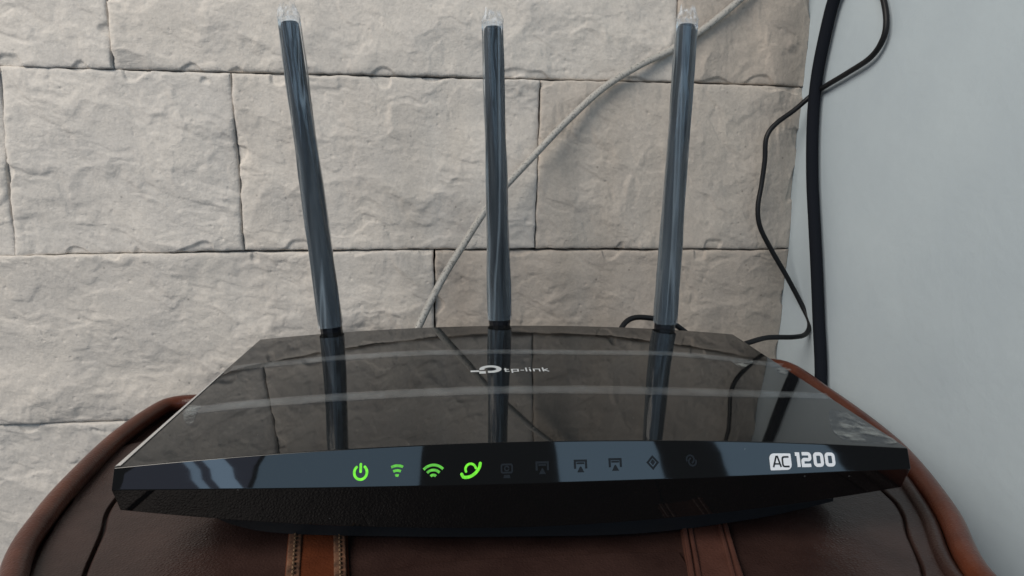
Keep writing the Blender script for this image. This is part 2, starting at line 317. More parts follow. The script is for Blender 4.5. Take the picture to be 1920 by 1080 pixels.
# ----------------------------------------------------------------- stone wall
WY = 377.2
wall = empty('stone_wall', (0, WY, -300), 'rough pale cast stone wall laid in courses behind the router', None, None, 'structure')
XR = 223.5
def stone_height(X, Z, seed, d, rot):
    c, s = math.cos(rot), math.sin(rot)
    wx = X + 5 * fbm(X / 26, Z / 26, seed + 50, 3); wz = Z + 5 * fbm(X / 26 + 9, Z / 26, seed + 60, 3)
    u, v = wx * c + wz * s, -wx * s + wz * c
    h = 1.1 * fbm(u / 70, v / 45, seed, 3, .45)
    # split face: many small tilted facets meeting in uneven arrises, rougher in some patches than in others
    rng = np.random.default_rng(seed)
    fx, fz = u + 2.2 * fbm(X / 8, Z / 8, seed + 90, 3), v + 2.2 * fbm(X / 8 + 5, Z / 8, seed + 91, 3)
    x0, x1, z0, z1 = u.min(), u.max(), v.min(), v.max(); nf = int((x1 - x0) * (z1 - z0) / 330) + 4
    pu, pv = rng.uniform(x0, x1, nf), rng.uniform(z0, z1, nf); gu, gv = rng.normal(0, .045, nf), rng.normal(0, .085, nf); lv = rng.normal(0, .45, nf)
    acc = np.full(u.shape, 9.0)
    for k in range(nf):
        du, dv = fx - pu[k], fz - pv[k]
        acc = np.minimum(acc, lv[k] + gu[k] * du + gv[k] * dv + .0016 * du * du + .0045 * dv * dv)
    h = h + 1.25 * acc
    rough = 0.35 + 0.9 * sstep(-.15, .55, perlin(X / 27, Z / 27, seed + 22))
    b = 0; am = 1
    for k in range(5): b = b + am * np.abs(perlin(u / 13 * 2 ** k + k, v / 6.5 * 2 ** k, seed + 21 + k)); am *= .52
    h = h + 0.26 * rough * b + 0.42 * rough * fbm(u / 11, v / 5.5, seed + 33, 5, .5)
    f0 = fbm(u / 75, v / 38, seed + 77, 4, .5); h = h + .5 * sstep(-.05, .06, f0 - .12) - .4 * sstep(-.06, .05, f0 + .2); h = h * .78
    pit = perlin(X / 2.6, Z / 2.6, seed + 31); h = h - 0.5 * sstep(0.66, 0.85, pit)
    # arris rolls away, and chips bite in here and there
    h = h - 0.9 * np.exp(-np.where(X > XR - 4, 9, d) / 1.0)
    chip = 7 * sstep(0.22, .7, perlin(X / 19, Z / 19, seed + 41)); h = h - 1.3 * (1 - sstep(0.6, 1.0, d / np.maximum(chip, .01))) * (chip > .3)
    h = h - 8.0 * np.clip((X - (XR - 34)) / 34, 0, 1) ** 2  # stones bend back at the corner, shaped to darken towards it
    return h
def stone(cs, seed, color, step=0.62, rot=-0.4, gap=0.33, depth=0.0):
    """cs: four px corners tl, tr, br, bl on the wall plane"""
    P = np.array([c if len(c) == 3 else on_y(c, WY) for c in cs])
    P2 = P[:, [0, 2]]
    wu = (np.linalg.norm(P2[1] - P2[0]) + np.linalg.norm(P2[2] - P2[3])) / 2
    hv = (np.linalg.norm(P2[3] - P2[0]) + np.linalg.norm(P2[2] - P2[1])) / 2
    nu, nv = int(wu / step), int(hv / step)
    # denser towards the edges
    def ax(n, length):
        t = np.linspace(0, 1, n); return t
    u, v = np.meshgrid(ax(nu, wu), ax(nv, hv), indexing='ij')
    g1, g2 = gap / wu, gap / hv
    uu = g1 + u * (1 - 2 * g1); vv = g2 + v * (1 - 2 * g2)
    Q = (P2[0][None, None] * ((1 - uu) * (1 - vv))[..., None] + P2[1] * (uu * (1 - vv))[..., None] + P2[2] * (uu * vv)[..., None] + P2[3] * ((1 - uu) * vv)[..., None])
    X, Z = Q[..., 0].copy(), Q[..., 1].copy()
    d = np.minimum(np.minimum(u, 1 - u) * wu, np.minimum(v, 1 - v) * hv)
    wob = np.exp(-d / 3) * np.clip((XR - 3 - X) / 6, 0, 1)
    X += wob * 0.42 * fbm(Z / 9, X / 9, seed + 71, 3); Z += wob * (0.35 * fbm(X / 9, Z / 9 + 40, seed + 72, 3) + .25 * perlin(X / 45, Z / 45, seed + 73))
    h = stone_height(X, Z, seed, d, rot)
    h = h - np.percentile(h, 60) + depth
    Y = WY - h
    V = np.stack([X, Y, Z], -1).reshape(-1, 3)
    Fs = grid_faces(nu, nv)
    idx = np.arange(nu * nv).reshape(nu, nv)
    loop = np.r_[idx[:, 0], idx[-1, 1:], idx[-2::-1, -1], idx[0, -2:0:-1]]
    sk = V[loop].copy(); sk[:, 1] = WY + 16; n0 = len(V); m = len(loop)
    V = np.vstack([V, sk])
    k = np.arange(m); k2 = (k + 1) % m
    Fs = np.vstack([Fs, np.stack([loop[k], n0 + k, n0 + k2, loop[k2]], -1)])
    o = mesh('stone', V, Fs, m_stone, wall)
    o.color = (*color, 1)
    return o
def wp(x, z): return np.array([x, WY, z])
TOP = 150.0
def up(q, z=TOP):             # extend a joint upwards, plumb
    p = on_y(q, WY); return np.array([p[0], WY, z])
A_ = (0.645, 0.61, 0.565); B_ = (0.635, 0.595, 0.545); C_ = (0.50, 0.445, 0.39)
XL = -330.0
zH1, zH2, zH3 = 45.5, -52.6, -152.8
j1l, j1m, j1r = on_y((-10, 122), WY), (212, 130), (1262, 153.5)
stone([wp(XL, TOP), up((200, 0)), (212, 130), wp(XL, on_y((0, 122), WY)[2])], 3, A_)
stone([up((201, 0)), up((1272, 0)), (1263, 153.5), (212, 130)], 14, B_)
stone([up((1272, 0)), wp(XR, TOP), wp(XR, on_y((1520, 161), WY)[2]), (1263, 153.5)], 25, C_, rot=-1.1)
stone([wp(XL, on_y((0, 122), WY)[2]), (-4, 122), (28, 481), wp(XL, on_y((0, 481), WY)[2])], 36, A_)
stone([(-4, 122), (432, 136), (457, 471), (28, 481)], 47, A_)
stone([(432, 136), (1014, 149), (1003, 467), (457, 471)], 58, B_)
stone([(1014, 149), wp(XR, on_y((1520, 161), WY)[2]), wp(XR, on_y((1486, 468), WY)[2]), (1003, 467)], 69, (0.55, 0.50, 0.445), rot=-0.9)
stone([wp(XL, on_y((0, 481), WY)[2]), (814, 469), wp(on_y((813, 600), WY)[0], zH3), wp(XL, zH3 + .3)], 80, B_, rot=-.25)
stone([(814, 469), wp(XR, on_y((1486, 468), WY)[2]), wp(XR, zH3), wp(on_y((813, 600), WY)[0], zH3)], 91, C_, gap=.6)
stone([wp(XL, zH3), wp(-70, zH3), wp(-70, -255), wp(XL, -255)], 102, A_)
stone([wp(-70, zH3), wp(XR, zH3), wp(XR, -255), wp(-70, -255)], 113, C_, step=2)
for k_, (za, zb) in enumerate(((248, TOP), (TOP, on_y((0, 122), WY)[2]), (on_y((0, 122), WY)[2], on_y((0, 481), WY)[2]), (on_y((0, 481), WY)[2], zH3 + .3), (zH3, -255))):
    xa, xm = -640.0, -480.0 + 45 * (k_ % 3)
    stone([wp(xa, za), wp(xm, za), wp(xm, zb), wp(xa, zb)], 120 + 11 * k_, A_, step=1.6)
    if za == 248:
        stone([wp(xm, za), wp(-150, za), wp(-150, zb), wp(xm, zb)], 190, A_, step=1.6)
    else: stone([wp(xm, za), wp(XL, za), wp(XL, zb), wp(xm, zb)], 130 + 11 * k_, A_, step=1.6)
stone([wp(-150, 248), wp(110, 248), wp(110, TOP), wp(-150, TOP)], 201, B_, step=1.6)
stone([wp(110, 248), wp(XR, 248), wp(XR, TOP), wp(110, TOP)], 212, C_, step=1.6)
def box(x0, x1, y0, y1, z0, z1):
    V = [(x, y, z) for x in (x0, x1) for y in (y0, y1) for z in (z0, z1)]
    return np.array(V, float), [(0, 1, 3, 2), (4, 6, 7, 5), (0, 4, 5, 1), (2, 3, 7, 6), (0, 2, 6, 4), (1, 5, 7, 3)]
V, Fs = box(-640, XR, WY + 11, WY + 90, -300, 247); mesh('mortar_bed', V, Fs, m_mortar, wall, smooth=False)
# ----------------------------------------------------------------- plain side wall
V, Fs = box(223.0, 320, 120, WY + 90, -780, 700)
mesh('plaster_wall', V, Fs, m_plaster, None, smooth=False, base=(260, 250, -780), kind='structure', label='smooth plain grey plaster wall meeting the stone wall on the right')
# ----------------------------------------------------------------- cables
def cable(name, P, r, m, base, label, cat, group=None, n=160, flat=1.0):
    V, Fs = tube(catmull(P, n), r, 14)
    o = mesh(name, V, Fs, m, None, base=base, label=label, category=cat)
    fix_normals(o)
    return o
pts = [(on_y(q, y)) for q, y in [((760, 668), 318), ((785, 612), 325), ((806, 568), 332), ((835, 513), 340), ((868, 460), 348), ((905, 402), 355), ((945, 352), 361), ((1000, 293), 366), ((1060, 230), 369), ((1130, 166), 371.5), ((1200, 122), 372.5), ((1262, 92), 373), ((1325, 50), 373), ((1390, -3), 373), ((1450, -60), 373)]] + [on_y((1450, -60), 373) + np.array(v) for v in ((12, 0, 13), (22, 0, 30), (29, 0, 55), (31, -1, 90), (32, -1, 135))]
cable('network_cable', pts, 2.0, m_white_cable, (20, WY, 0), 'pale grey network cable running diagonally up the stone wall', 'cable')
SX = 218
pts = [np.array([SX, 335, 246]), np.array([SX, 335, 205]), np.array([SX, 336, 165]), np.array([SX, 337.5, 140]), np.array([SX, 340, 120])] + [on_x(q, SX) for q in [(1590, -60), (1565, -5), (1545, 75), (1531, 150), (1524, 230), (1523, 330), (1527, 420), (1531, 500), (1535, 600), (1539, 715)]]
pts += [np.array([SX, pts[-1][1] - 3, -165]), np.array([SX, pts[-1][1] - 5, -300])]
cable('thick_black_cable', pts, 3.3, m_black_cable, (SX, 360, -300), 'thick matt black cable hanging straight down the corner of the two walls', 'cable')
pts = [np.array([219.5, 326, 246]), np.array([219.5, 326, 205]), np.array([219.5, 326, 165]), np.array([219.5, 325.5, 135]), np.array([219.5, 324.5, 112])] + [on_x(q, 219.5) for q in [(1640, -50), (1656, -3), (1662, 40), (1655, 75), (1632, 108), (1590, 136), (1550, 160)]]
pts += [np.array([215, 367, on_y((1524, 177), 367)[2]]) * [0, 1, 1] + [on_y((1524, 177), 367)[0], 0, 0]]
pts += [on_y(q, y) for q, y in [((1490, 206), 370), ((1455, 232), 371), ((1437, 258), 371), ((1434, 300), 371), ((1428, 345), 371), ((1421, 388), 370), ((1425, 425), 369), ((1446, 468), 368), ((1476, 520), 365), ((1505, 575), 360), ((1518, 605), 354), ((1511, 626), 348), ((1488, 632), 340), ((1440, 633), 330), ((1405, 642), 322), ((1360, 655), 320), ((1310, 640), 322), ((1260, 605), 324), ((1225, 597), 324), ((1188, 596), 322), ((1167, 612), 318), ((1160, 640), 312)]]
cable('power_cable', pts, 1.45, m_thin_cable, (200, 360, -120), 'thin black power cable looping from the plain wall down to the router back', 'cable', n=320)

# ----------------------------------------------------------------- leather case under the router
TZ = -116.0
case = empty('leather_case', (35, 220, TZ - 230), 'dark brown leather case with rolled chestnut rim and straps under the router', 'case')
rl = [on_z(q, TZ + 2) for q in [(28, 1070), (85, 968), (150, 892), (222, 822), (292, 772), (330, 757)]]
rr = [on_z(q, TZ + 2) for q in [(1476, 690), (1548, 738), (1632, 800), (1700, 862), (1775, 962), (1826, 1066)]]
back = [on_z(q, TZ + 2) for q in [(400, 752), (520, 742), (700, 728), (900, 712), (1100, 698), (1300, 688), (1410, 684)]]
outline = rl + back + rr + [np.array([x, y, TZ + 2]) for x, y in ((140, 112), (100, 86), (30, 74), (-40, 90), (-92, 128))]
OUT = catmull(outline, 260, True)
V, Fs = tube(OUT, 3.6, 16, True); o = mesh('rim', V, Fs, m_rim, case); fix_normals(o)
cen = OUT.mean(0)
def inset(P, d):
    T = np.roll(P, -1, 0) - np.roll(P, 1, 0); T /= np.linalg.norm(T, axis=1)[:, None]
    Nn = np.stack([-T[:, 1], T[:, 0], 0 * T[:, 0]], -1); sgn = np.sign(((cen - P) * Nn).sum(1).mean())
    return P + Nn * sgn * d
# side skin and dark bed under the panels
n = len(OUT); rows = [inset(OUT, .5) * [1, 1, 0] + [0, 0, z] for z in (TZ, TZ - 80, TZ - 230)]
V = np.vstack(rows); Fs = [(r * n + k, r * n + (k + 1) % n, (r + 1) * n + (k + 1) % n, (r + 1) * n + k) for r in range(2) for k in range(n)]
Fs.append(tuple(range(2 * n, 3 * n))); o = mesh('side_skin', V, Fs, m_leather, case); fix_normals(o)
I4 = inset(OUT, 2.0) * [1, 1, 0] + [0, 0, TZ - 2.4]
mesh('lid_bed', I4, [tuple(range(n))], m_leather, case, smooth=False)
pip = inset(OUT, 5.8) * [1, 1, 0] + [0, 0, TZ + .2]
pip = pip[(pip[:, 0] > 90)]; k0 = int(np.argmax(np.linalg.norm(np.diff(pip, axis=0), axis=1)))
if np.linalg.norm(pip[k0 + 1] - pip[k0]) > 30: pip = np.vstack([pip[k0 + 1:], pip[:k0 + 1]])
V, Fs = tube(pip, 2.3, 10); o = mesh('inner_piping', V, Fs, m_leather, case); fix_normals(o)
def sheet(name, Lc, Rc, m, nu=40, nv=60, z=TZ, r=1.2, thick=3, parent=case, crown=0, wob=.25, seed=5):
    """leather sheet between two plan curves with rounded edges"""
    Lc, Rc = catmull(np.asarray(Lc)[:, :2], nv), catmull(np.asarray(Rc)[:, :2], nv)
    W0 = np.linalg.norm(Lc - Rc, axis=1).mean(); e = np.array([0, .06, .2, .45, .75, 1.0]) * r / W0
    t = np.r_[e, np.linspace(e[-1], 1 - e[-1], nu)[1:-1], 1 - e[::-1]]
    s = np.linspace(0, 1, nv)
    Q = Lc[None] * (1 - t)[:, None, None] + Rc[None] * t[:, None, None]
    d = np.minimum(t, 1 - t) * W0
    zz = -r * (1 - np.sqrt(np.clip(1 - (1 - np.clip(d / r, 0, 1)) ** 2, 0, 1)))
    Z = z + zz[:, None] + crown * (1 - (2 * t - 1) ** 2)[:, None] + wob * fbm(Q[..., 0] / 30, Q[..., 1] / 30, seed, 3)
    V = np.concatenate([Q, Z[..., None]], -1)
    low = V.copy()[[0, -1]]; low[..., 2] = z - thick
    V = np.concatenate([low[:1], V, low[1:]], 0)
    nn = V.shape[0]
    o = mesh(name, V.reshape(-1, 3), grid_faces(nn, nv), m, parent); fix_normals(o)
    return o
def tz(q, z=TZ): return on_z(q, z)
IN = inset(OUT, 3.4)
seamL = [tz((330, 700)), tz((262, 830)), tz((214, 938)), tz((190, 1000)), tz((160, 1070)), tz((150, 1110)), np.array([-84, 130, TZ]), np.array([-68, 114, TZ])]
seamL = [np.array([-92, 320, TZ]), np.array([-112, 262, TZ])] + seamL[2:]
seamR = [np.array([165, 335, TZ]), np.array([166, 262, TZ]), tz((1652, 915)), tz((1690, 958)), tz((1702, 1000)), tz((1728, 1060)), tz((1742, 1110)), np.array([122, 112, TZ]), np.array([104, 100, TZ])]
def off(P, dx): return [np.array([p[0] + dx, p[1], p[2]]) for p in P]
sheet('centre_panel', off(seamL, .45), off(seamR, -.3), m_leather, 60, 80)
def nearest_side(P, sign):
    out = []
    for p in P:
        k = [q for q in IN if (q[0] - 30) * sign > 0]
        k = min(k, key=lambda q: abs(q[1] - p[1])); out.append(np.array([k[0], p[1], TZ]))
    return out
sheet('side_panel', nearest_side(seamL, -1), off(seamL, -.4), m_leather, 24, 80, seed=8)
sheet('side_panel', off(seamR, .35), nearest_side(seamR, 1), m_leather, 24, 80, seed=9)
fl = [tz(q) for q in [(640, 1120), (690, 1084), (760, 1067), (870, 1055), (1000, 1047), (1130, 1041), (1270, 1038)]]
sheet('front_flap', [p * [1, 0, 1] + [0, 105, 0] for p in fl], fl, m_leather, 30, 60, z=TZ + 1.0, r=.7, thick=1.6, seed=12)
def strap(a, b, mA, mB, bands, lift=1.5, stitched=True):
    """a, b: left and right edge px (near, far)"""
    La = [tz(q, TZ + lift) for q in a]; Lb = [tz(q, TZ + lift) for q in b]
    La.append(La[-1] + (La[-1] - La[0]) * 1.6); Lb.append(Lb[-1] + (Lb[-1] - Lb[0]) * 1.6)
    o = sheet('strap', La, Lb, mA, 20, 40, z=TZ + lift, r=.9, thick=2.2, seed=15)
    La, Lb = np.array(La), np.array(Lb)
    for t0, t1 in bands:
        sheet('edge_band', La * (1 - t0) + Lb * t0, La * (1 - t1) + Lb * t1, mB, 8, 60, z=TZ + lift + .8, r=.55, thick=1.2, parent=o, wob=.4, seed=int(t0 * 100) + 20)
    for tt in (stitched or []) and [(bands[0][0] + bands[0][1]) / 2 + .0, (bands[-1][0] + bands[-1][1]) / 2]:
        c = catmull((La * (1 - tt) + Lb * tt)[:, :3], 60); Vs, Fq = [], []
        for k in range(0, 58, 2):
            p, q = c[k], c[k] * .35 + c[k + 1] * .65 if False else c[k + 1]
            p = p * [1, 1, 0] + [0, 0, TZ + lift + .9]; q = p + (q - c[k]) * [1, 1, 0] * 1.25
            v, f = tube(catmull([p, (p + q) / 2 + [0, 0, .25], q], 5), .33, 6); Fq += [tuple(np.array(ff) + len(Vs)) for ff in f]; Vs += list(v)
        mesh('stitching', Vs, Fq, m_stitch, o, kind='stuff')
    return o
strap([(532, 1090), (540, 1000)], [(656, 1090), (652, 1000)], m_strap, m_strap_edge, [(.02, .24), (.76, .96)])
strap([(1291, 1085), (1276, 990)], [(1397, 1085), (1366, 985)], m_strap2, m_strap2, [(.02, .12), (.15, .24), (.76, .85), (.88, .98)], stitched=False)

# ----------------------------------------------------------------- router
PHI, CX, CY, H0 = -0.0431, 28.09, 234.77, -84.28
RW, RD, CROWN = 230.0, 129.2, 5.6
ca, sa = math.cos(PHI), math.sin(PHI)
def rw(a, b, c):
    a, b, c = np.broadcast_arrays(np.asarray(a, float), np.asarray(b, float), np.asarray(c, float))
    return np.stack([CX + ca * a - sa * b, CY + sa * a + ca * b, H0 + c], -1)
def rl_(P):
    x, y = P[..., 0] - CX, P[..., 1] - CY
    return ca * x + sa * y, -sa * x + ca * y
def crown(a): return CROWN * (1 - (np.asarray(a) / (RW / 2)) ** 2)
def frontb(a): return -RD / 2 - 1.5 * (1 - (np.asarray(a) / (RW / 2)) ** 2)
def hU(a): return 5.3 + 5.0 * (1 - (np.asarray(a) / (RW / 2)) ** 2)
def hL(a): return 7.8 + 7.6 * (1 - np.abs(np.asarray(a) / (RW / 2)) ** 1.8)
def strip(a, t, lift=0.0):
    """point on the tilted upper front face: t=0 ridge, t=1 top edge"""
    a = np.asarray(a, float); h = hU(a); s = 0.46 * h
    b = frontb(a) - s * (1 - t); c = crown(a) - h * (1 - t)
    nb, nc = -h, s; l = np.hypot(nb, nc)
    return rw(a, b + nb / l * lift, c + nc / l * lift)
def on_top(q):
    z = H0 + 3
    for _ in range(8):
        P = on_z(q, z); a, b = rl_(P); z = H0 + float(crown(np.clip(a, -115, 115)))
    return float(a), float(b)
router = empty('wifi_router', rw(0, 0, 0) * [1, 1, 0] + [0, 0, TZ], 'glossy black wifi router with three film-wrapped antennas standing on the leather case', 'router')
na = 72
aa = np.linspace(-RW / 2, RW / 2, na)
prof = []
hu, hl = hU(aa), hL(aa); s1 = .46 * hu; fb = frontb(aa); tp = crown(aa)
def add(b, c): prof.append(np.stack([b, c], -1))
for t in (0, .33, .66): add(fb - s1 * (1 - t), tp - hu * (1 - t))
for t in np.linspace(0, 1, 14): add(fb * (1 - t) + RD / 2 * t, tp)
bk = np.full(na, RD / 2 + 1.5); add(bk, tp - 4); add(bk, tp - hu - hl * .9)
add(fb + 16, tp - hu - hl - 1.0 + 0 * aa); add(fb - s1 + 3.0, tp - hu - hl)
prof = np.array(prof).transpose(1, 0, 2)             # na, np, 2
npf = prof.shape[1]
V = rw(aa[:, None], prof[..., 0], prof[..., 1]).reshape(-1, 3)
Fs = [(i * npf + j, (i + 1) * npf + j, (i + 1) * npf + (j + 1) % npf, i * npf + (j + 1) % npf) for i in range(na - 1) for j in range(npf)]
Fs += [tuple(range(npf)), tuple(range((na - 1) * npf, na * npf))]
o = mesh('shell', V, Fs, m_black, router); bevel(o, .22, 2, .42)
# base block
bt = TZ + 2.4
def ab(P): return rl_(np.asarray(P))
fr_pts = [on_z(q, bt) for q in [(385, 962), (440, 985), (530, 1000), (760, 1006), (960, 1006), (1200, 1000), (1400, 975), (1500, 955), (1562, 940)]]
lo = [ab(p) for p in fr_pts]; lo = [(float(a), float(b)) for a, b in lo]
poly = catmull(np.array(lo), 40)
V = []; nb_ = len(poly)
for (a, b) in poly: V.append(rw(a, b, bt - H0))
for (a, b) in poly: V.append(rw(a, b - .5 + 1.2, crown(a) - hU(a) - hL(a) + 1.5))
bkp = [(poly[-1][0], RD / 2 - 8), (poly[0][0], RD / 2 - 8)]
for zc in (bt - H0, -14.0):
    for (a, b) in bkp: V.append(rw(a, b, zc))
bl = 2 * nb_
Fs = [(k, k + 1, nb_ + k + 1, nb_ + k) for k in range(nb_ - 1)]
Fs += [(nb_ - 1, bl, bl + 2, 2 * nb_ - 1), (bl, bl + 1, bl + 3, bl + 2), (bl + 1, 0, nb_, bl + 3), tuple(range(nb_)) + (bl, bl + 1), tuple(range(nb_, 2 * nb_)) + (bl + 2, bl + 3)]
o = mesh('base', V, Fs, m_matt, router); fix_normals(o, .5)
# small rubber feet
for a, b in ((-70, -30), (80, -30), (-70, 45), (80, 45)):
    V, Fs = tube(np.array([rw(a, b, bt - H0 + .5), rw(a, b, TZ - H0 + .6)]), 5, 14); o = mesh('rubber_foot', V, Fs, m_matt, router); fix_normals(o, .6)

# ---- flat print: ribbons and fills mapped on a surface
def ribbon(P, wd, closed=False, round_caps=True):
    P = np.asarray(P, float); n = len(P); V = []; Fs = []
    for k in range(n):
        if closed: t0 = P[k] - P[k - 1]; t1 = P[(k + 1) % n] - P[k]
        else: t0 = P[k] - P[max(k - 1, 0)]; t1 = P[min(k + 1, n - 1)] - P[k]
        if k == 0 and not closed: t0 = t1
        if k == n - 1 and not closed: t1 = t0
        t0 = t0 / np.linalg.norm(t0); t1 = t1 / np.linalg.norm(t1)
        n0 = np.array([-t0[1], t0[0]]); n1 = np.array([-t1[1], t1[0]]); m_ = n0 + n1; m_ /= np.linalg.norm(m_)
        l = wd / 2 / max(.5, m_ @ n0); V += [P[k] + m_ * l, P[k] - m_ * l]
    for k in range(n if closed else n - 1):
        k2 = (k + 1) % n; Fs.append((2 * k, 2 * k + 1, 2 * k2 + 1, 2 * k2))
    if round_caps and not closed:
        for k, d in ((0, P[0] - P[1]), (n - 1, P[-1] - P[-2])):
            a0 = math.atan2(d[1], d[0]); b0 = len(V)
            V += [P[k] + wd / 2 * np.array([math.cos(a0 + x), math.sin(a0 + x)]) for x in np.linspace(-math.pi / 2, math.pi / 2, 7)]
            Fs.append(tuple(range(b0, b0 + 7)))
    return V, Fs
def arc(cx, cy, r, a0, a1, n=14, ry=None):
    t = np.radians(np.linspace(a0, a1, n)); return np.stack([cx + r * np.cos(t), cy + (ry or r) * np.sin(t)], -1)
def join(parts):
    V, Fs = [], []
    for v, f in parts:
        Fs += [tuple(np.array(x) + len(V)) for x in f]; V += list(v)
    return np.array(V), Fs
def rrect(cx, cy, w_, h_, r, n=5, rs=None):
    out = []
    for k, (sx, sy, a0) in enumerate(((1, 1, 0), (-1, 1, 90), (-1, -1, 180), (1, -1, 270))):
        q = rs[k] if rs else r
        out.append(arc(cx + sx * (w_ / 2 - q), cy + sy * (h_ / 2 - q), q, a0, a0 + 90, n))
    return np.vstack(out)
def fill(P): return list(np.asarray(P)), [tuple(range(len(P)))]
# lookup from a pixel to the tilted front face
_a = np.linspace(-114, 114, 500); _t = np.linspace(-.05, 1.05, 60)
_A, _T = np.meshgrid(_a, _t, indexing='ij'); _PX = proj(strip(_A, _T))
def on_strip(q):
    d = ((_PX - np.array(q)) ** 2).sum(-1); i = np.unravel_index(d.argmin(), d.shape); return float(_A[i]), float(_T[i])
def face_print(name, parts, q, m, lift=.10, parent=router, sc=1.0, **kw):
    a0, t0 = on_strip(q); V, Fs = join(parts); V = V * sc
    hh = np.hypot(hU(a0), .46 * hU(a0))
    P = strip(a0 + V[:, 0], t0 + V[:, 1] / hh, lift)
    return mesh(name, P, Fs, m, parent, smooth=False, **kw)
# lit symbols (mm)
face_print('power_symbol', [ribbon(arc(0, -.2, 1.75, 130, 410, 24, 1.9), .72), ribbon([(0, 2.0), (0, 0)], .72)], (675, 884), m_led, label='green lit power symbol')
def wifi(rs, half, cy, wd): return [ribbon(arc(0, cy, r, 90 - half, 90 + half, 12), wd, round_caps=False) for r in rs]
face_print('wifi_symbol', wifi((1.0, 2.3, 3.6), 27, -1.9, .72), (744, 885), m_led2, label='narrow green lit wifi symbol')
face_print('wifi_symbol', wifi((1.0, 2.35, 3.7), 47, -1.9, .72), (814, 884), m_led2, label='wide green lit wifi symbol')
face_print('internet_symbol', [ribbon(arc(-.1, .4, 1.45, 10, 205, 14), .66), ribbon(catmull([(-2.6, -.9), (-2.0, -1.75), (-.3, -1.6), (1.2, -.7), (2.3, .7), (2.6, 1.9)], 18), .85)], (882, 882), m_led, label='green lit globe symbol')
def port():
    return [ribbon([(-1.6, -.9), (-1.6, 1.3), (1.6, 1.3), (1.6, -.9)], .6, round_caps=False), ribbon([(-1.1, .6), (1.1, .6)], .5, round_caps=False), fill([(-1, -1.9), (1, -1.9), (0.15, -.3), (-.15, -.3)])]
for q in ((1018, 876), (1088, 872), (1155, 869)): face_print('port_symbol', port(), q, m_unlit)
face_print('port_symbol', [ribbon(rrect(0, .5, 3.0, 2.2, .4), .5, True), ribbon(arc(0, .5, .6, 0, 360, 12), .4), fill([(-1, -2.1), (1, -2.1), (.8, -1.2), (-.8, -1.2)])], (949, 882), m_unlit)
face_print('usb_symbol', [ribbon([(0, 1.6), (1.5, 0), (0, -1.7), (-1.5, 0)], .55, True), fill([(-.7, .1), (0, .9), (.7, .1), (0, -.8)])], (1225, 867), m_unlit)
face_print('sync_symbol', [ribbon(arc(-.3, .3, 1.1, -60, 200, 12), .5), ribbon(arc(.3, -.4, 1.1, 120, 380, 12), .5)], (1295, 863), m_unlit)
# "AC" badge and "1200"
k = .152
bx = 44 * k; bh = 31 * k
sq = lambda P, wd=.66: ribbon(np.array(P), wd, round_caps=False)
badge = face_print('name_badge', [fill(rrect(0, 0, bx, bh, .7, rs=(.3, 1.5, .3, 1.5)))], (1464, 865), m_white, .10)
face_print('badge_letters', [sq([(-2.35, -1.5), (-1.25, 1.45), (-.85, 1.45), (.0, -1.5)], .5), sq([(-1.8, -.6), (-.5, -.6)], .42),
    sq(np.vstack([[(2.6, 1.35)], arc(1.2, .75, .6, 90, 180, 4), arc(1.2, -.8, .6, 180, 270, 4), [(2.6, -1.4)]]), .5)], (1464, 865), m_unlit, .16, parent=badge)
def dig0(x): return ribbon(rrect(x, 0, 2.0, 2.95, .6), .9, True)
dig1 = lambda x: sq([(x - .75, 1.4), (x + .1, 1.4), (x + .1, -1.8)], .9)
dig2 = lambda x: sq(np.vstack([[(x - 1.15, 1.5)], arc(x + .55, 1.0, .5, 90, 0, 4), arc(x + .55, .5, .5, 0, -90, 4), arc(x - .55, -.45, .5, 90, 180, 4), [(x - 1.05, -1.45), (x + 1.2, -1.45)]]), .86)
face_print('number_print', [dig1(-4.55), dig2(-2.2), dig0(1.25), dig0(4.55)], (1525, 862), m_white, .10, sc=1.1)
# dark tinted window behind the symbols reads through the gloss only; the top logo:
def top_print(name, parts, q, m, lift=.10, sy=1.0, parent=router, **kw):
    a0, b0 = on_top(q); V, Fs = join(parts)
    a = a0 + V[:, 0]; P = rw(a, b0 + V[:, 1] * sy, crown(a) + lift)
    return mesh(name, P, Fs, m, parent, smooth=False, **kw)
logo = [fill([(-5.6, -1.3), (-5.6, .2), (-2.4, .2), (-2.4, -1.3)]), fill([(-2.35, -2.9), (-2.35, -.6), (.1, -.6), (.1, -2.9)]),
        ribbon(np.vstack([arc(2.0, 1.2, 3.3, 195, -90, 26, 2.6), [(.9, -1.4)]]), 1.9, round_caps=False)]
top_print('brand_mark', logo, (910, 695), m_silver, sy=1.25)
def word():
    wd = .62; h = 2.2; P = []; x = 0
    P += [sq([(0, 3.4), (0, .3), (1.5, .3)], wd), sq([(-.6, 2.2), (1.4, 2.2)], wd)]                     # t
    P += [sq([(2.6, -1.2), (2.6, 2.2), (5.0, 2.2), (5.0, .3), (2.6, .3)], wd)]                                # p
    P += [sq([(6.0, 1.2), (7.4, 1.2)], wd)]
    P += [sq([(8.4, 3.6), (8.4, .0)], wd), sq([(9.9, 2.4), (9.9, 0)], wd), sq([(9.9, 3.6), (9.9, 3.0)], wd)]     # l i
    P += [sq([(11.4, 0), (11.4, 2.2), (13.7, 2.2), (13.7, 0)], wd)]                                       # n
    P += [sq([(15.2, 3.6), (15.2, 0)], wd), sq([(17.2, 2.4), (15.4, 1.2), (17.4, .0)], wd)]                 # k
    return [([np.array(p) * [.95, 1] - [8.2, 1.4] for p in v], f) for v, f in P]
top_print('brand_word', word(), (988, 694), m_silver, sy=1.25)
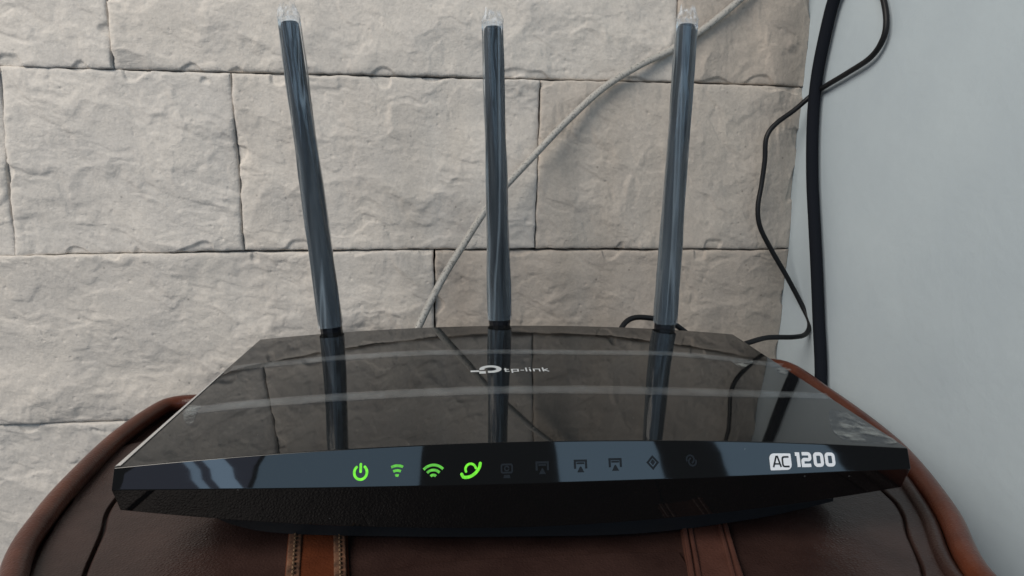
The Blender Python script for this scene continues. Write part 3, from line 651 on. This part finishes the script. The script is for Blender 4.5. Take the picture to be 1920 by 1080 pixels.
# ---- protective film left on the lid: two hazy bands, scuffed corner
def film_strip(px_top, px_bot, name='film_band', m=m_band, n=90, lift=.25):
    T = np.array([on_top(q) for q in px_top]); B = np.array([on_top(q) for q in px_bot])
    T, B = catmull(T, n), catmull(B, n); V = []
    for (a, b), (c, d) in zip(T, B):
        for t in (0, .33, .67, 1):
            x, y = a * (1 - t) + c * t, b * (1 - t) + d * t
            V.append(rw(x, y, crown(np.clip(x, -115, 115)) + lift + .15 * perlin(np.array([x / 6.]), np.array([y / 6.]), 4)[0]))
    o = mesh(name, np.array(V), grid_faces(n, 4), m, router)
    k = np.arange(n); en = np.clip(np.minimum(k, n - 1 - k) / 6, 0, 1)
    fd = (en[:, None] * np.array([0.15, 1, 1, 0.15])[None]).ravel()
    o.data.attributes.new('fade', 'FLOAT', 'POINT').data.foreach_set('value', fd)
    return o
film_strip([(437, 687), (600, 670), (760, 659), (930, 656), (1100, 657), (1280, 661), (1470, 682)], [(430, 697), (600, 680), (760, 669), (930, 665), (1100, 666), (1280, 670), (1462, 690)])
film_strip([(352, 765), (460, 752), (600, 741), (830, 728), (1000, 724), (1250, 727), (1400, 732), (1548, 738)], [(340, 779), (460, 767), (600, 756), (830, 743), (1000, 739), (1250, 742), (1400, 746), (1560, 749)])
film_strip([(342, 765), (352, 763), (362, 762), (378, 762)], [(345, 790), (352, 796), (362, 794), (366, 780)], n=20, lift=.4, m=m_scuff)
def film_patch(px, name='scuffed_film'):
    P = catmull(np.array([on_top(q) for q in px]), 60, True); c = P.mean(0); V = []; nr = 8
    for t in np.linspace(0.02, 1, nr):
        for p in P:
            a, b = c + (p - c) * t; V.append(rw(a, b, crown(np.clip(a, -115, 115)) + .28))
    V = np.array(V); n_ = len(P)
    Fs = [(r * n_ + k, r * n_ + (k + 1) % n_, (r + 1) * n_ + (k + 1) % n_, (r + 1) * n_ + k) for r in range(nr - 1) for k in range(n_)]
    return mesh(name, V, Fs, m_scuff, router)
film_patch([(1556, 768), (1590, 776), (1636, 802), (1682, 830), (1640, 832), (1590, 828), (1560, 806)])
film_patch([(1372, 676), (1392, 680), (1412, 678), (1400, 688), (1388, 692)])
film_patch([(1452, 694), (1472, 690), (1484, 696), (1470, 702)])

e_ = np.linspace(-RD / 2 + .5, RD / 2 - 48, 40); V = []
for y in e_:
    t = (y - e_[0]) / (e_[-1] - e_[0])
    for x, lf in ((-115.25, -.5), (-115.0, .15), (-114.3, .3), (-113.4 - .9 * t, .3)): V.append(rw(x, y, crown(np.clip(x, -115, 115)) + lf))
mesh('white_edge_strip', np.array(V), grid_faces(40, 4), m_white_edge, router)  # whitish strip along the left edge of the lid
# ---- antennas
def antenna(base, tip, label, seed):
    base, tip = np.array(base), np.array(tip)
    ax = (tip - base) / np.linalg.norm(tip - base); Ltot = np.linalg.norm(tip - base)
    back = np.array([-sa, ca, 0]); lat = np.cross(back, ax); lat /= np.linalg.norm(lat); dep = np.cross(ax, lat)   # lat to the right, dep to the back
    def ring(sec, s, wx, wy, dx=0): return [base + ax * s + lat * (x * wx * .95 + dx) + dep * (y * wy) for x, y in sec]
    sec = [(-1, .15), (-.93, -.35), (-.62, -.78), (-.2, -.98), (.28, -1.0), (.42, -.9), (.72, -.66), (.95, -.3), (1, .2), (.8, .8), (.3, 1), (-.3, 1), (-.8, .8)]
    n_ = len(sec)
    st = [(-7, 5.4, 4.4), (-.5, 5.5, 4.4), (-.45, 5.65, 4.5), (14, 5.7, 4.5), (40, 5.25, 4.2), (70, 4.8, 3.9), (100, 4.5, 3.6), (Ltot - 4, 4.3, 3.4), (Ltot - 1.2, 4.1, 3.2), (Ltot - .2, 3.3, 2.5), (Ltot, 2.0, 1.5)]
    V = []
    for s, a, b in st: V += ring(sec, s, a, b)
    Fs = [(i * n_ + j, i * n_ + (j + 1) % n_, (i + 1) * n_ + (j + 1) % n_, (i + 1) * n_ + j) for i in range(len(st) - 1) for j in range(n_)]
    Fs += [tuple(range(n_)), tuple(range((len(st) - 1) * n_, len(st) * n_))]
    o = mesh('antenna', V, Fs, m_ant, router, label=label); fix_normals(o, .28)
    # hinge knuckle on the back of the case
    V, Fs = tube(np.array([base - ax * 12 - lat * 4.6, base - ax * 12 + lat * 4.6]), 4.2, 18); h = mesh('hinge', V, Fs, m_black, o); fix_normals(h, .6)
    # clear sleeve: loose tube with long creases, pinched above the tip
    ns_, nl = 44, 130; ang = np.linspace(0, 2 * math.pi, ns_, endpoint=False); V = []
    a_, _b = rl_(base); s0 = H0 + float(crown(a_)) - base[2] + 2.3
    ss = np.linspace(s0, Ltot + 1.5, nl)
    wS = np.interp(ss, [0, 14, 40, 70, 100, Ltot], [6.05, 6.1, 5.7, 5.4, 5.2, 5.1]); dS = np.interp(ss, [0, 40, 100, Ltot], [5.0, 4.7, 4.1, 3.7])
    A, S = np.meshgrid(ang, ss, indexing='ij')
    ce, se = np.cos(A), np.sin(A); sup = lambda v, p: np.sign(v) * np.abs(v) ** p
    fold = .42 * perlin(A * 2.2, S / 34, seed) + .13 * perlin(A * 4, S / 16, seed + 3) + .05 * fbm(A * 3, S / 6, seed + 5, 2)
    fold += .5 * np.exp(-((A - 4.9 + .004 * S) / .09) ** 2)                     # the welded crease along the front
    X = (wS[None] * .955 + fold) * sup(ce, .75); Yd = (dS[None] + fold) * sup(se, .75)
    P = base + ax * S[..., None] + lat * X[..., None] + dep * Yd[..., None]
    sl = mesh('plastic_sleeve', P.reshape(-1, 3), grid_faces(ns_, nl, closed=True), m_sleeve, o)
    # crumpled flat end above the tip
    nt_ = 14; ss = np.linspace(Ltot + 1.5, Ltot + 8, nt_); A, S = np.meshgrid(ang, ss, indexing='ij'); q = (S - Ltot - 1.5) / 6.5
    rag = .85 + .3 * perlin(A * 2, A * 0 + 3.3, seed + 9)
    S2 = Ltot + 1.5 + (S - Ltot - 1.5) * rag
    fold = .5 * perlin(A * 3, S / 3, seed + 11)
    X = ((5.1 - 2.0 * q) + fold) * sup(np.cos(A), .75); Yd = (3.7 * (1 - .85 * q) + fold * .5) * sup(np.sin(A), .75)
    P = base + ax * S2[..., None] + lat * X[..., None] + dep * Yd[..., None]
    mesh('sleeve_end', P.reshape(-1, 3), grid_faces(ns_, nt_, closed=True), m_tip, sl)
    return o
antenna((-51.9, 307.9, -77.9), (-63.4, 308.4, 59.0), 'antenna leaning outwards to the left', 11)
antenna((29.8, 304.4, -78.1), (26.0, 304.5, 59.0), 'upright middle antenna', 23)
antenna((112.8, 300.8, -79.2), (115.0, 300.7, 62.0), 'antenna nearest the plain grey wall', 37)
